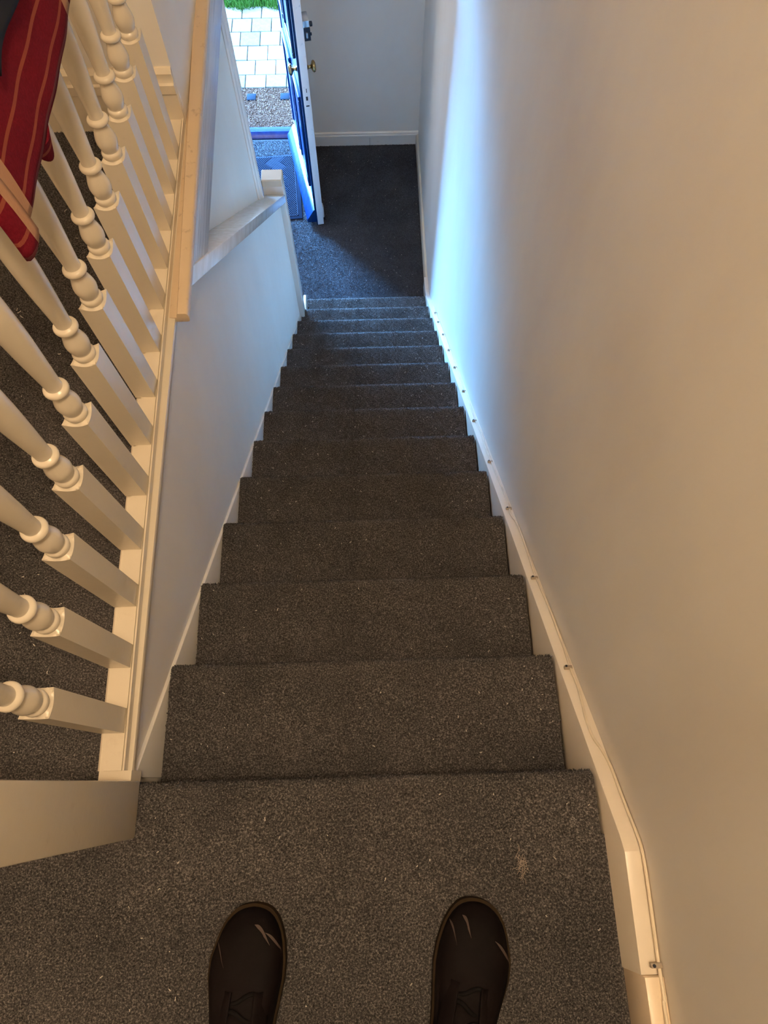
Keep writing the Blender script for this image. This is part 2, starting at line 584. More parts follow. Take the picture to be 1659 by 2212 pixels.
for n in range(14):
    o = bpy.data.objects.new('carpeted_step', steps[n % 4])
    link(o, st)
    o.location = (0, n * G_, -n * R_)
    p = bpy.data.objects.new('carpet_pile', pile_near[n % 2] if n < 5 else pile_far)
    link(p, o)
    p['kind'] = 'stuff'

# stringers: plain boards, the one by the long wall has a ledge for a cable
MB().prism([(-0.30, -0.10), (-0.28, 0.090), (-0.118, 0.094), (-0.095, 0.080), (3.02, -SL * 3.02 - 0.002), (3.02, HF), (2.6, HF), (-0.30, -0.25)],
           XR, WR - 0.0005, bev=0.0015).build('stringer', 'gloss_dirty', st, sm=40)
MB().prism([(0.012, -0.30), (0.012, -0.036), (2.71, -SL * 2.71 - 0.026), (2.71, HF), (2.5, HF)],
           XL, WL - 0.0005, bev=0.0015).build('stringer', 'gloss_white', st, sm=40)
# skirting that carries on along the landing from the stringer
struct(MB().prism([(-1.39, 0.0), (-1.39, 0.100), (-0.2805, 0.100), (-0.2805, 0.0)], 0.3735, WR - 0.0005, bev=0.0015)
       .build('baseboard_stairhead', 'ledge_cream', sm=40), 'cream skirting board on the landing below the stringer end')
# end block of the skirting at the stair foot
struct(MB().prism([(3.021, HF), (3.021, -SL * 3.02 - 0.01), (3.10, HF + 0.13), (3.235, HF + 0.105), (3.235, HF)], 0.376, WR - 0.0005, bev=0.0015)
       .build('trim_5', 'gloss_white', sm=40), 'white shaped end of the skirting at the stair foot')

# ------------------------------------------------------------------ landing edge, capping, lower newel
def skew(x, y, z):
    return (x - 0.0135 * y, y, z)
def trimfn(x, y, z):
    d = max(0.0, y - 0.96)
    return (x - (0.0225 if x > -0.410 else 0.036) * d, y, z)
def fasciafn(x, y, z):
    return (x - 0.0200 * max(0.0, y - 1.10), y, z)
struct(MB().prism([(-0.452, 0.0), (-0.452, 0.015), (-0.4225, 0.015), (-0.4205, 0.022), (-0.418, 0.027), (-0.401, 0.027), (-0.397, 0.024), (-0.3955, 0.018), (-0.3955, 0.008), (-0.397, 0.002), (-0.401, 0.0)],
       0.955, 3.10, 'y', fn=trimfn).build('trim_1', 'worn_cream', sm=40), 'worn tan nosing board along the landing edge beyond the balusters')
struct(MB().prism([(1.07, -0.0005), (1.235, -0.150), (3.10, -0.150), (3.10, -0.0005)], -0.4105, -0.4600, bev=0.002, fn=fasciafn)
       .build('trim_2', 'brushed_white', sm=40), 'white fascia board with brush marks under the tan nosing')
struct(MB().box((-0.505, 1.10, -0.149), (-0.455, 3.10, -0.13)).build('trim_3', 'gloss_white'))
cap = MB().prism([(1.044, -0.0008), (1.106, -0.0008), (2.712, 0.908 - SL * 2.712), (2.712, 0.858 - SL * 2.712)], -0.4075, -0.5045, bev=0.003) \
    .build('trim_4', 'taped_cap', sm=40)
struct(cap, 'glossy white sloping capping running up from the lower newel')
nw = tag(empty('newel_post', (-0.461, 2.749, HF)), 'short square white newel post at the foot of the stairs', 'post')
MB().box((-0.050, -0.036, 0.0), (0.050, 0.036, 1.418), bev=0.004).build('post', 'gloss_white', nw, sm=40)
MB().box((-0.0515, -0.0375, 1.385), (0.0515, 0.0375, 1.428), bev=0.005, seg=1).build('cap', 'gloss_cream', nw)
MB().box((0.030, 0.0362, 0.0), (0.046, 0.200, 0.300), bev=0.003).build('foot_board', 'gloss_white', nw, sm=40)
# lining and architrave where the recessed wall ends
ar = tag(empty('architrave_post', (-0.505, 2.63, HF)), 'tall white moulded architrave beside the lower newel post', 'architrave')
prof = [(0.0, -0.115), (0.004, -0.115), (0.010, -0.108), (0.010, -0.085), (0.016, -0.078), (0.019, -0.060), (0.012, -0.052), (0.012, -0.020), (0.008, -0.004), (0.0, -0.002)]
MB().prism([(a, b) for a, b in prof], 0.0, 2.555, 'z').build('moulding', 'gloss_white', ar, sm=30)
MB().prism([(0.006, 0.0), (-0.017, 0.118), (-0.060, 0.118), (-0.060, 0.0)], 0.0, 2.555, 'z', bev=0.002).build('lining', 'gloss_white', ar, sm=40)

# ------------------------------------------------------------------ balustrade
bal = tag(empty('balustrade', (-0.455, 0, 0)), 'cream painted balustrade of turned balusters along the upstairs landing', 'balustrade')
def bx(dx):
    return dx + 0.455
# base rail: plain bed with moulded edges
rail_prof = [(-0.478, 0.0), (-0.478, 0.018), (-0.474, 0.022), (-0.466, 0.022), (-0.464, 0.030), (-0.4335, 0.030), (-0.4328, 0.022), (-0.4315, 0.022), (-0.4312, 0.033), (-0.4280, 0.033), (-0.4277, 0.0165)] + \
            [(-0.4300 + 0.0086 * math.cos(math.radians(d_)), 0.0045 + 0.0120 * math.sin(math.radians(d_))) for d_ in (68, 50, 30, 10, -10, -30, -55, -80)] + [(-0.4300, -0.018), (-0.430, -0.030), (-0.441, -0.032), (-0.441, 0.0)]
br = MB().prism([(bx(a), b) for a, b in rail_prof], 0.022, 1.543, 'y', fn=lambda x, y, z: (x - 0.0135 * y * (1.0 if z > 0.012 else 0.35), y, z)).build('base_rail', 'gloss_cream', bal, sm=35)
MB().prism([(bx(-0.475), 0.0), (bx(-0.475), 0.020), (bx(-0.420), 0.020), (bx(-0.420), -0.030), (bx(-0.441), -0.030), (bx(-0.441), 0.0)], 0.004, 0.022, 'y')\
    .build('end_block', 'gloss_cream', br)
hr_prof = [(-0.030, 0.872), (-0.032, 0.890), (-0.034, 0.905), (-0.028, 0.920), (-0.012, 0.928), (0.012, 0.928), (0.028, 0.920), (0.034, 0.905), (0.032, 0.890), (0.030, 0.872)]
MB().prism(hr_prof, 0.0, 1.559, 'y', fn=skew).build('handrail', 'gloss_cream', bal, sm=50)
npz = MB().box((bx(-0.500), -0.084, 0.0), (bx(-0.410), 0.005, 1.02), bev=0.003).build('newel_post', 'gloss_cream', bal, sm=40)
MB().box((bx(-0.508), -0.092, 1.02), (bx(-0.402), 0.013, 1.045), bev=0.008, seg=3).lathe(
    [(0.02, 1.04), (0.028, 1.055), (0.045, 1.075), (0.050, 1.095), (0.045, 1.118), (0.03, 1.134), (0.008, 1.142)], 24,
    Matrix.Translation((bx(-0.455), -0.04, 0))).build('newel_cap', 'gloss_cream', npz, sm=40)

def baluster_mesh():
    S, h = 0.0205, 0.286
    mb = MB()
    # square foot block with its four corners scooped down to the turning
    bm = bmesh.new()
    n = 6
    ring = []
    for (sx, sy) in ((-1, -1), (1, -1), (1, 1), (-1, 1)):
        pass
    per = []
    cs = [(-1, -1), (1, -1), (1, 1), (-1, 1)]
    for c in range(4):
        (ax, ay), (bx_, by_) = cs[c], cs[(c + 1) % 4]
        for k in range(8):
            u = k / 8
            per.append((S * (ax + (bx_ - ax) * u), S * (ay + (by_ - ay) * u)))
    low = [bm.verts.new((x, y, 0)) for x, y in per]
    def dip(x, y):
        d = math.hypot(x, y) / S
        return h - 0.007 * max(0.0, 1.0 - (d - 1.0) / 0.414) if d > 1 else h - 0.007
    top = [bm.verts.new((x, y, dip(x, y))) for x, y in per]
    r1 = [bm.verts.new((x * 0.86, y * 0.86, h - 0.004)) for x, y in per]
    r2 = [bm.verts.new((0.0175 * math.cos(math.atan2(y, x)), 0.0175 * math.sin(math.atan2(y, x)), h - 0.002)) for x, y in per]
    N = len(per)
    for i in range(N):
        j = (i + 1) % N
        bm.faces.new((low[i], low[j], top[j], top[i]))
        bm.faces.new((top[i], top[j], r1[j], r1[i]))
        bm.faces.new((r1[i], r1[j], r2[j], r2[i]))
    bm.faces.new(low[::-1])
    mb.addbm(bm)
    z0 = h
    prof = [(0.0170, z0 - 0.004), (0.0180, z0), (0.0187, z0 + 0.002), (0.0190, z0 + 0.0045), (0.0187, z0 + 0.007), (0.0178, z0 + 0.009), (0.0164, z0 + 0.0105), (0.0154, z0 + 0.0115), (0.0152, z0 + 0.0130),
            (0.0162, z0 + 0.016), (0.0185, z0 + 0.023), (0.0195, z0 + 0.030), (0.0190, z0 + 0.037), (0.0172, z0 + 0.045), (0.0150, z0 + 0.053), (0.0133, z0 + 0.060), (0.0128, z0 + 0.064),
            (0.0140, z0 + 0.0648)] + [(0.0142 + 0.0052 * math.cos(a_), z0 + 0.0718 + 0.0062 * math.sin(a_)) for a_ in [math.radians(d_) for d_ in (-75, -52, -30, -10, 10, 30, 52, 75)]] + [(0.0130, z0 + 0.0792), (0.0126, z0 + 0.081)]
    for k in range(1, 15):
        u = k / 14
        r = 0.0128 + 0.0068 * math.sin(math.pi * min(1.0, u * 0.92)) ** 1.2 if u < 0.98 else 0.0135
        prof.append((r, z0 + 0.080 + u * 0.30))
    prof += [(0.018, z0 + 0.385), (0.0195, z0 + 0.392), (0.018, z0 + 0.399), (0.0150, z0 + 0.404), (0.0185, z0 + 0.43), (0.0150, z0 + 0.455), (0.0185, z0 + 0.462)]
    mb.lathe(prof, 24)
    mb.box((-S, -S, z0 + 0.460), (S, S, 0.8435))
    me = mb.mesh('baluster', 'gloss_cream')
    smooth(me, math.radians(31))
    return me
bmesh_bal = baluster_mesh()
for k in range(13):
    y = 0.1025 + 0.1105 * k
    o = bpy.data.objects.new('baluster', bmesh_bal)
    link(o, bal)
    o.location = (-0.4545 + 0.455 - 0.0135 * y, y, 0.029)
    o.rotation_euler.z = math.radians(random.uniform(-1.0, 1.0))

# ------------------------------------------------------------------ towel and black cloth on the handrail
tw = tag(empty('towel', (0, 0, 0)), 'red towel with thin beige stripes and cream end bands draped over the handrail', 'towel')
def towel_fn(zlow, zback, off, y0, y1, curl):
    path = [(-0.4085 - off, zlow), (-0.4090 - off, zlow + 0.05), (-0.412 - off, zlow + 0.10), (-0.4135 - off, zlow + 0.18), (-0.4150, 0.895 - off), (-0.423, 0.925 - off), (-0.440, 0.936 - off),
            (-0.468, 0.937 - off), (-0.490, 0.925 - off), (-0.499, 0.895 - off), (-0.501 + off, zlow + 0.18), (-0.503 + off, zback)]
    pts = [Vector((a, 0, b)) for a, b in path]
    L = [0]
    for a, b in zip(pts, pts[1:]):
        L.append(L[-1] + (b - a).length)
    def at(u):
        s = u * L[-1]
        for k in range(len(pts) - 1):
            if s <= L[k + 1] or k == len(pts) - 2:
                return pts[k].lerp(pts[k + 1], (s - L[k]) / (L[k + 1] - L[k]))
    def fn(u, v):
        y = y0 + (y1 - y0) * v
        p = at(u)
        low = max(0.0, 1 - u / 0.35)
        x = p.x - 0.0135 * y + 0.010
        x += low * 0.0012 * math.sin(y * 21 + 0.5) + 0.0008 * math.sin(y * 60 + u * 9)
        z = p.z + low * 0.003 * math.sin(y * 13)
        if curl:                                   # near end rolls outwards and back on itself
            d = max(0.0, (y0 + 0.045) - y) / 0.045
            if d > 0:
                a = d * math.pi * 1.25
                y = y0 + 0.045 - 0.026 * math.sin(a) - 0.004 * d
                x += 0.0085 * (1 - math.cos(a)) * max(0.35, low)
                z -= 0.004 * math.sin(a) * low
        return (x, y, z)
    return fn
solidify(MB().grid(towel_fn(0.616, 0.60, 0.0, 0.560, 1.085, True), 70, 110).build('outer_layer', 'towel_red', tw, sm=60), 0.003, 0)
solidify(MB().grid(towel_fn(0.606, 0.62, 0.007, 0.625, 1.07, False), 50, 60).build('inner_layer', 'towel_red', tw, sm=60), 0.003, 0)
def fold(u, v):
    a = (u - 0.5) * 2
    return (-0.4185 + 0.010 * math.cos(a * 1.4) - 0.012 * v, 0.785 + 0.032 * a + 0.008 * v, 0.612 - 0.040 * (1 - abs(a) ** 2.2) * v)
solidify(MB().grid(fold, 16, 10).build('hanging_fold', 'towel_red', tw, sm=60), 0.003, 0)

def garment(u, v):
    y = 0.735 + 0.50 * v
    ang = u
    path = [(-0.392, 0.729), (-0.388, 0.78), (-0.390, 0.86), (-0.402, 0.925), (-0.432, 0.955), (-0.470, 0.955), (-0.505, 0.925), (-0.517, 0.86), (-0.520, 0.70)]
    s = u * (len(path) - 1); k = min(int(s), len(path) - 2); f = s - k
    x = path[k][0] * (1 - f) + path[k + 1][0] * f
    z = path[k][1] * (1 - f) + path[k + 1][1] * f
    w = 1 - abs(2 * u - 1) * 0.2
    x += 0.004 * math.sin(y * 38 + u * 4) * (1 - u)
    z += (0.004 * math.sin(y * 17)) * max(0, 1 - u * 5)
    return (x - 0.0135 * y, y, z)
gm = MB().grid(garment, 60, 70).build('cloth', 'black_shiny', sm=60)
tag(solidify(gm, 0.004, 0), 'shiny black cloth hanging over the handrail above the red towel', 'cloth')

# ------------------------------------------------------------------ front door
hx, hy = -0.546, 4.690
dirv = Vector((-0.376 - hx, 3.815 - hy, 0)); DW = dirv.length
ang = math.atan2(dirv.y, dirv.x)
door = empty('door_1', (hx, hy, HF + 0.008), ang)          # local x along the leaf from the hinge, local y towards the hall wall
struct(door, 'open front door, blue outside and white on its edge and inside')
DT = 0.052
MB().box((0.0, 0.008, 0.0), (DW, DT, 2.0), bev=0.002).build('leaf', 'door_white', door, sm=40)
# blue outside face with framed panels
MB().box((0.0, 0.003, 0.0), (DW - 0.002, 0.0085, 2.0)).build('outer_skin', 'door_blue', door)
def panel(a, b, c, d):
    mb = MB()
    for (x0, z0, x1, z1) in ((a, b, c, b + 0.03), (a, d - 0.03, c, d), (a, b + 0.03, a + 0.03, d - 0.03), (c - 0.03, b + 0.03, c, d - 0.03)):
        mb.box((x0, -0.014, z0), (x1, 0.004, z1), bev=0.006, seg=3)
    mb.box((a + 0.05, -0.006, b + 0.05), (c - 0.05, 0.004, d - 0.05), bev=0.004)
    mb.build('panel_moulding', 'door_blue', door, sm=40)
panel(0.11, 0.24, 0.41, 0.92); panel(0.47, 0.24, 0.77, 0.92); panel(0.11, 1.16, 0.41, 1.88); panel(0.47, 1.16, 0.77, 1.88)
MB().box((DW - 0.020, -0.006, 0.14), (DW - 0.001, 0.004, 1.98), bev=0.003).build('edge_bead', 'door_blue', door, sm=40)
MB().prism([(0.004, 0.135), (-0.010, 0.130), (-0.026, 0.108), (-0.044, 0.080), (-0.062, 0.055), (-0.066, 0.040), (-0.062, 0.028), (-0.030, 0.024), (0.004, 0.020)],
           0.005, DW - 0.012, 'x').build('weather_bar', 'door_blue', door, sm=35)
def knob(sy, y0):
    m = Matrix.Translation((DW - 0.068, y0, 1.140)) @ Matrix.Rotation(math.radians(90 if sy < 0 else -90), 4, 'X')
    MB().lathe([(0.004, -0.001), (0.024, 0.0), (0.024, 0.004), (0.015, 0.008), (0.009, 0.014), (0.009, 0.026), (0.016, 0.031), (0.028, 0.036), (0.032, 0.043), (0.030, 0.050), (0.020, 0.056), (0.006, 0.058)], 24, m)\
        .build('knob', 'brass', door, sm=50)
knob(-1, 0.003); knob(1, DT)
nl = MB().box((DW - 0.085, DT, 1.345), (DW - 0.002, DT + 0.036, 1.440), bev=0.003).build('night_latch', 'steel', door, sm=40)
MB().box((DW - 0.0025, DT + 0.002, 1.335), (DW + 0.0015, DT + 0.037, 1.405)).build('face_plate', 'dark_metal', nl)
MB().box((DW + 0.001, DT + 0.012, 1.355), (DW + 0.012, DT + 0.022, 1.385), bev=0.002).build('bolt', 'steel', nl, sm=40)
m = Matrix.Translation((DW - 0.045, DT + 0.035, 1.395)) @ Matrix.Rotation(math.radians(-90), 4, 'X')
MB().lathe([(0.006, 0), (0.007, 0.006), (0.013, 0.007), (0.013, 0.020), (0.010, 0.022)], 20, m).build('turn_knob', 'dark_metal', nl, sm=40)
MB().box((DW - 0.022, DT + 0.036, 1.352), (DW - 0.012, DT + 0.046, 1.366), bev=0.002).build('snib', 'dark_metal', nl, sm=40)
lk = MB().box((DW - 0.001, 0.018, 0.93), (DW + 0.0012, 0.040, 1.07)).build('mortice_plate', 'door_white', door)
MB().box((DW + 0.0008, 0.024, 0.985), (DW + 0.0018, 0.036, 1.010)).box((DW + 0.0008, 0.020, 0.945), (DW + 0.0018, 0.040, 0.953))\
    .box((DW + 0.0008, 0.030, 1.035), (DW + 0.0018, 0.034, 1.060)).build('keeper_slot', 'mortise_dark', lk)
MB().box((DW - 0.070, DT, 0.03), (DW - 0.030, DT + 0.012, 0.13), bev=0.004).build('door_bolt', 'door_white', door, sm=40)
MB().box((DW - 0.062, DT + 0.002, -0.004), (DW - 0.040, DT + 0.022, 0.03), bev=0.004).build('door_stop', 'dark_metal', door, sm=40)
for hz in (0.25, 1.0, 1.75):
    m = Matrix.Translation((-0.004, DT + 0.002, hz))
    MB().lathe([(0.006, -0.05), (0.006, 0.05)], 12, m).build('hinge', 'steel', door, sm=40)
# frame and sill
fr = empty('doorframe', (0, 0, 0)); struct(fr, 'blue painted frame of the front doorway')
MB().box((-0.540, 4.640, HF - 0.05), (-0.5055, 4.80, -0.60), bev=0.003).build('jamb', 'door_blue', fr, sm=40)
MB().box((-1.4395, 4.640, HF - 0.05), (-1.405, 4.80, -0.60), bev=0.003).build('jamb', 'door_blue', fr, sm=40)
MB().box((-1.405, 4.640, -0.635), (-0.540, 4.80, -0.601), bev=0.003).build('head', 'door_blue', fr, sm=40)
MB().prism([(4.700, HF - 0.10), (4.700, HF + 0.006), (4.712, HF + 0.016), (4.730, HF + 0.028), (4.742, HF + 0.034), (4.754, HF + 0.028), (4.770, HF + 0.014), (4.835, HF - 0.006), (4.850, HF - 0.014), (4.850, HF - 0.10)],
           -1.405, -0.5405).build('sill', 'door_blue', fr, sm=35)

# ------------------------------------------------------------------ door mat
mt = tag(empty('door_mat', (-0.483, 3.88, HF + 0.004), math.radians(4.1)), 'grey ribbed door mat with a smooth rim inside the front door', 'mat')
MW, ML = 0.62, 0.645
MB().box((-MW, 0, 0), (0, ML, 0.007), bev=0.003).build('base', 'mat_rubber', mt, sm=40)
mb = MB()
x0, x1, y0, y1 = -MW + 0.030, -0.030, 0.030, ML - 0.012
for a, b in (((x0, y0, 0.006), (x1, y0 + 0.005, 0.010)), ((x0, y1 - 0.005, 0.006), (x1, y1, 0.010)), ((x0, y0, 0.006), (x0 + 0.005, y1, 0.010)), ((x1 - 0.005, y0, 0.006), (x1, y1, 0.010))):
    mb.box(a, b)
def clip(p, q):
    t0, t1 = 0.0, 1.0
    dx, dy = q[0] - p[0], q[1] - p[1]
    for pp, qq in ((-dx, p[0] - x0), (dx, x1 - p[0]), (-dy, p[1] - y0), (dy, y1 - p[1])):
        if abs(pp) < 1e-9:
            if qq < 0:
                return None
            continue
        r = qq / pp
        if pp < 0:
            t0 = max(t0, r)
        else:
            t1 = min(t1, r)
    if t0 >= t1:
        return None
    return (p[0] + dx * t0, p[1] + dy * t0), (p[0] + dx * t1, p[1] + dy * t1)
Wb = 0.0755; Lb = 2 * Wb; nr = 6
c45 = math.cos(math.radians(45))
def rot45(p):
    return ((p[0] - p[1]) * c45 - 0.31, (p[0] + p[1]) * c45 + 0.2)
for i in range(-22, 23):
    for j in range(-12, 13):
        cx_, cy_ = (i + 2 * j) * Wb, (i - 2 * j) * Wb
        for horiz in (True, False):
            for k in range(nr):
                o_ = (k + 0.5) * Wb / nr
                if horiz:
                    p, q_ = (cx_ + 0.004, cy_ + o_), (cx_ + Lb - 0.004, cy_ + o_)
                else:
                    p, q_ = (cx_ + o_, cy_ + Wb + 0.004), (cx_ + o_, cy_ + Wb + Lb - 0.004)
                cl = clip(rot45(p), rot45(q_))
                if cl is None:
                    continue
                a, b = Vector((*cl[0], 0)), Vector((*cl[1], 0))
                if (b - a).length < 0.004:
                    continue
                d = (b - a).normalized(); s = Vector((-d.y, d.x, 0)) * 0.0036
                z0_, z1_ = 0.006, 0.0105
                mb.add([(a - s)[:2] + (z0_,), (b - s)[:2] + (z0_,), (b + s)[:2] + (z0_,), (a + s)[:2] + (z0_,),
                        (a - s * .6)[:2] + (z1_,), (b - s * .6)[:2] + (z1_,), (b + s * .6)[:2] + (z1_,), (a + s * .6)[:2] + (z1_,)],
                       [(4, 5, 6, 7), (0, 1, 5, 4), (1, 2, 6, 5), (2, 3, 7, 6), (3, 0, 4, 7)])
rb = mb.build('rib', 'mat_rib', mt)
rb['kind'] = 'stuff'

# ------------------------------------------------------------------ outside the door
gz = -2.752
gr = MB().box((-6, 4.85, gz - 0.20), (6, 14.0, gz - 0.045)).build('ground_outside', 'soil')
struct(gr, 'earth in front of the house under paving and grass')
pv = empty('path', (0, 0, 0)); struct(pv, 'path of pale paving blocks outside the front door')
pm = MB().box((-0.083, -0.086, -0.045), (0.083, 0.086, 0.0), bev=0.004).mesh('paver', 'stone_paver')
rowsP = [(5.482, -0.998, 0.148), (5.648, -0.921, 0.172), (5.827, -0.995, 0.172), (6.006, -0.893, 0.172), (6.184, -0.974, 0.172), (6.356, -0.894, 0.155)]
for yc, xj, dep in rowsP:
    for k in range(-7, 9):
        o = bpy.data.objects.new('paver', pm)
        link(o, pv)
        o.location = (xj + 0.0862 + k * 0.1724, yc, gz + random.uniform(-0.002, 0.002))
        o.rotation_euler = (random.uniform(-.006, .006), random.uniform(-.006, .006), random.uniform(-.008, .008))
        o.scale = (1, dep / 0.172 * 0.985, 1)
# gravel strip between sill and paving
n = 52000
P = np.column_stack([RNG.uniform(-2.3, 0.7, n), RNG.uniform(4.855, 5.402, n), np.full(n, gz - 0.010)])
base = np.array([[1, 0, 0], [-1, 0, 0], [0, 1, 0], [0, -1, 0], [0, 0, 1], [0, 0, -1.]])
octf = np.array([[0, 2, 4], [2, 1, 4], [1, 3, 4], [3, 0, 4], [2, 0, 5], [1, 2, 5], [3, 1, 5], [0, 3, 5]])
sz = RNG.uniform(0.0022, 0.0058, (n, 1, 1)) * RNG.uniform(0.6, 1.3, (n, 1, 3))
V = base[None] * sz * RNG.uniform(0.75, 1.25, (n, 6, 1))
a = RNG.uniform(0, 6.28, n); ca, sa = np.cos(a)[:, None], np.sin(a)[:, None]
V = np.stack([V[:, :, 0] * ca - V[:, :, 1] * sa, V[:, :, 0] * sa + V[:, :, 1] * ca, V[:, :, 2]], 2) + P[:, None]
V[:, :, 2] += RNG.uniform(-0.004, 0.006, (n, 1))
F = (octf[None] + (np.arange(n) * 6)[:, None, None]).reshape(-1, 3)
o = bpy.data.objects.new('gravel', fast_mesh('gravel', V.reshape(-1, 3), F, 'gravel_stone', np.repeat(RNG.uniform(0, 1, n) ** 1.3, 6)))
link(o); tag(o, 'strip of small brownish gravel between the door sill and the paving', 'gravel', kind='stuff')
struct(MB().box((-2.3, 4.851, gz - 0.045), (0.7, 5.404, gz - 0.012)).build('ground_gravel_bed', 'soil'))
# two small dark square tiles in the gravel
for (xc, yc, lab) in ((-0.940, 5.297, 'small dark square tile in the gravel, partly covered by stones'), (-0.663, 5.297, 'small dark square tile lying clear in the gravel near the door edge')):
    o = MB().box((-0.037, -0.036, -0.02), (0.037, 0.036, 0.010), bev=0.003).build('square_tile', 'tile_slate', loc=(xc, yc, gz - 0.0095), sm=40)
    tag(o, lab, 'tile', 'tiles set in the gravel')
# grass verge
n = 42000
gx = RNG.uniform(-2.2, 0.6, n); gy = 6.415 + RNG.uniform(0, 1, n) ** 1.5 * 1.6 + 0.02 * np.sin(gx * 19) + RNG.normal(0, 0.012, n)
P = np.column_stack([gx, gy, np.full(n, gz - 0.02)])
a = RNG.uniform(0, 6.28, n); w = RNG.uniform(0.003, 0.006, n); h = RNG.uniform(0.03, 0.075, n)
dx = np.column_stack([np.cos(a) * w, np.sin(a) * w, np.zeros(n)])
lean = np.column_stack([RNG.normal(0, 0.022, n), RNG.normal(-0.006, 0.022, n), h])
V = np.stack([P - dx, P + dx, P + lean * 0.55 + dx * 0.7, P + lean], 1)
F = (np.array([[0, 1, 2, 3]])[None] + (np.arange(n) * 4)[:, None, None]).reshape(-1, 4)
o = bpy.data.objects.new('grass', fast_mesh('grass', V.reshape(-1, 3), F, 'grass_blade', np.repeat(RNG.uniform(0, 1, n), 4)))
link(o); tag(o, 'green grass growing along the far edge of the paving', 'grass', kind='stuff')

# ------------------------------------------------------------------ cable on the stringer ledge
cp = [(0.3975, 2.72, -2.231), (0.3947, 2.4893, -2.0402), (0.3959, 2.2849, -1.8723), (0.3951, 2.0356, -1.6676), (0.3924, 1.7929, -1.4684), (0.3915, 1.6598, -1.359), (0.3916, 1.5201, -1.2443),
      (0.3919, 1.4066, -1.1511), (0.3898, 1.269, -1.0381), (0.3943, 1.1624, -0.9506), (0.3903, 1.0812, -0.8839), (0.3912, 0.9825, -0.8028), (0.3909, 0.9084, -0.742), (0.3935, 0.8199, -0.6693),
      (0.3944, 0.7391, -0.6029), (0.3897, 0.6962, -0.5677), (0.3975, 0.6548, -0.5338), (0.3980, 0.5967, -0.486), (0.3958, 0.5254, -0.4275), (0.3933, 0.46, -0.3738), (0.3952, 0.407, -0.3302),
      (0.3969, 0.3576, -0.2896), (0.3963, 0.2565, -0.2066), (0.3934, 0.2005, -0.1606), (0.3942, 0.159, -0.1265), (0.3905, 0.1203, -0.0948), (0.3868, 0.0929, -0.0723), (0.3868, 0.0582, -0.0438),
      (0.394, 0.0333, -0.0233), (0.3985, 0.0057, -0.0007), (0.3985, -0.0275, 0.0266), (0.3983, -0.0451, 0.041), (0.3985, -0.0778, 0.0679), (0.3985, -0.1089, 0.0934), (0.3985, -0.1423, 0.099),
      (0.3985, -0.1933, 0.098), (0.3973, -0.2654, 0.098), (0.3960, -0.307, 0.1035), (0.3942, -0.3371, 0.1035), (0.3942, -0.60, 0.1035), (0.3950, -1.30, 0.1035)]
def spline(pts, sub=5):
    P = [Vector(p) for p in pts]; out = []
    for i in range(len(P) - 1):
        p0, p1, p2, p3 = P[max(i - 1, 0)], P[i], P[i + 1], P[min(i + 2, len(P) - 1)]
        for k in range(sub):
            u = k / sub
            out.append(0.5 * ((2 * p1) + (p2 - p0) * u + (2 * p0 - 5 * p1 + 4 * p2 - p3) * u * u + (3 * p1 - p0 - 3 * p2 + p3) * u ** 3))
    out.append(P[-1])
    return out
cb = tag(empty('cable', (0, 0, 0)), 'thin white cable clipped along the stringer ledge beside the wall', 'cable')
MB().tube(spline(cp), 0.0028, 8).build('wire', 'cable_white', cb, sm=60)
sl_rot = math.atan(-SL)
cm = MB().box((-0.013, -0.0036, -0.003), (0.0038, 0.0036, 0.0042), bev=0.0012).mesh('clip', 'clip_shaded')
nm = MB().lathe([(0.0024, 0.0), (0.0024, 0.0022)], 8, Matrix.Translation((-0.0085, 0, 0.0040))).mesh('nail', 'dark_metal')
for y in (0.72, 0.447, 0.198, 0.97, 1.254, 1.514, 1.771, 1.993, 2.227, 2.44, 2.614, -0.266):
    b = min(range(len(cp)), key=lambda i: abs(cp[i][1] - y))
    x = cp[b][0]
    o = bpy.data.objects.new('clip', cm); link(o, cb)
    o.location = (x, y, -SL * y + 0.004 if y > 0 else 0.0985)
    o.rotation_euler = (sl_rot if y > 0 else 0, 0, 0)
    c = bpy.data.objects.new('nail', nm); link(c, o)

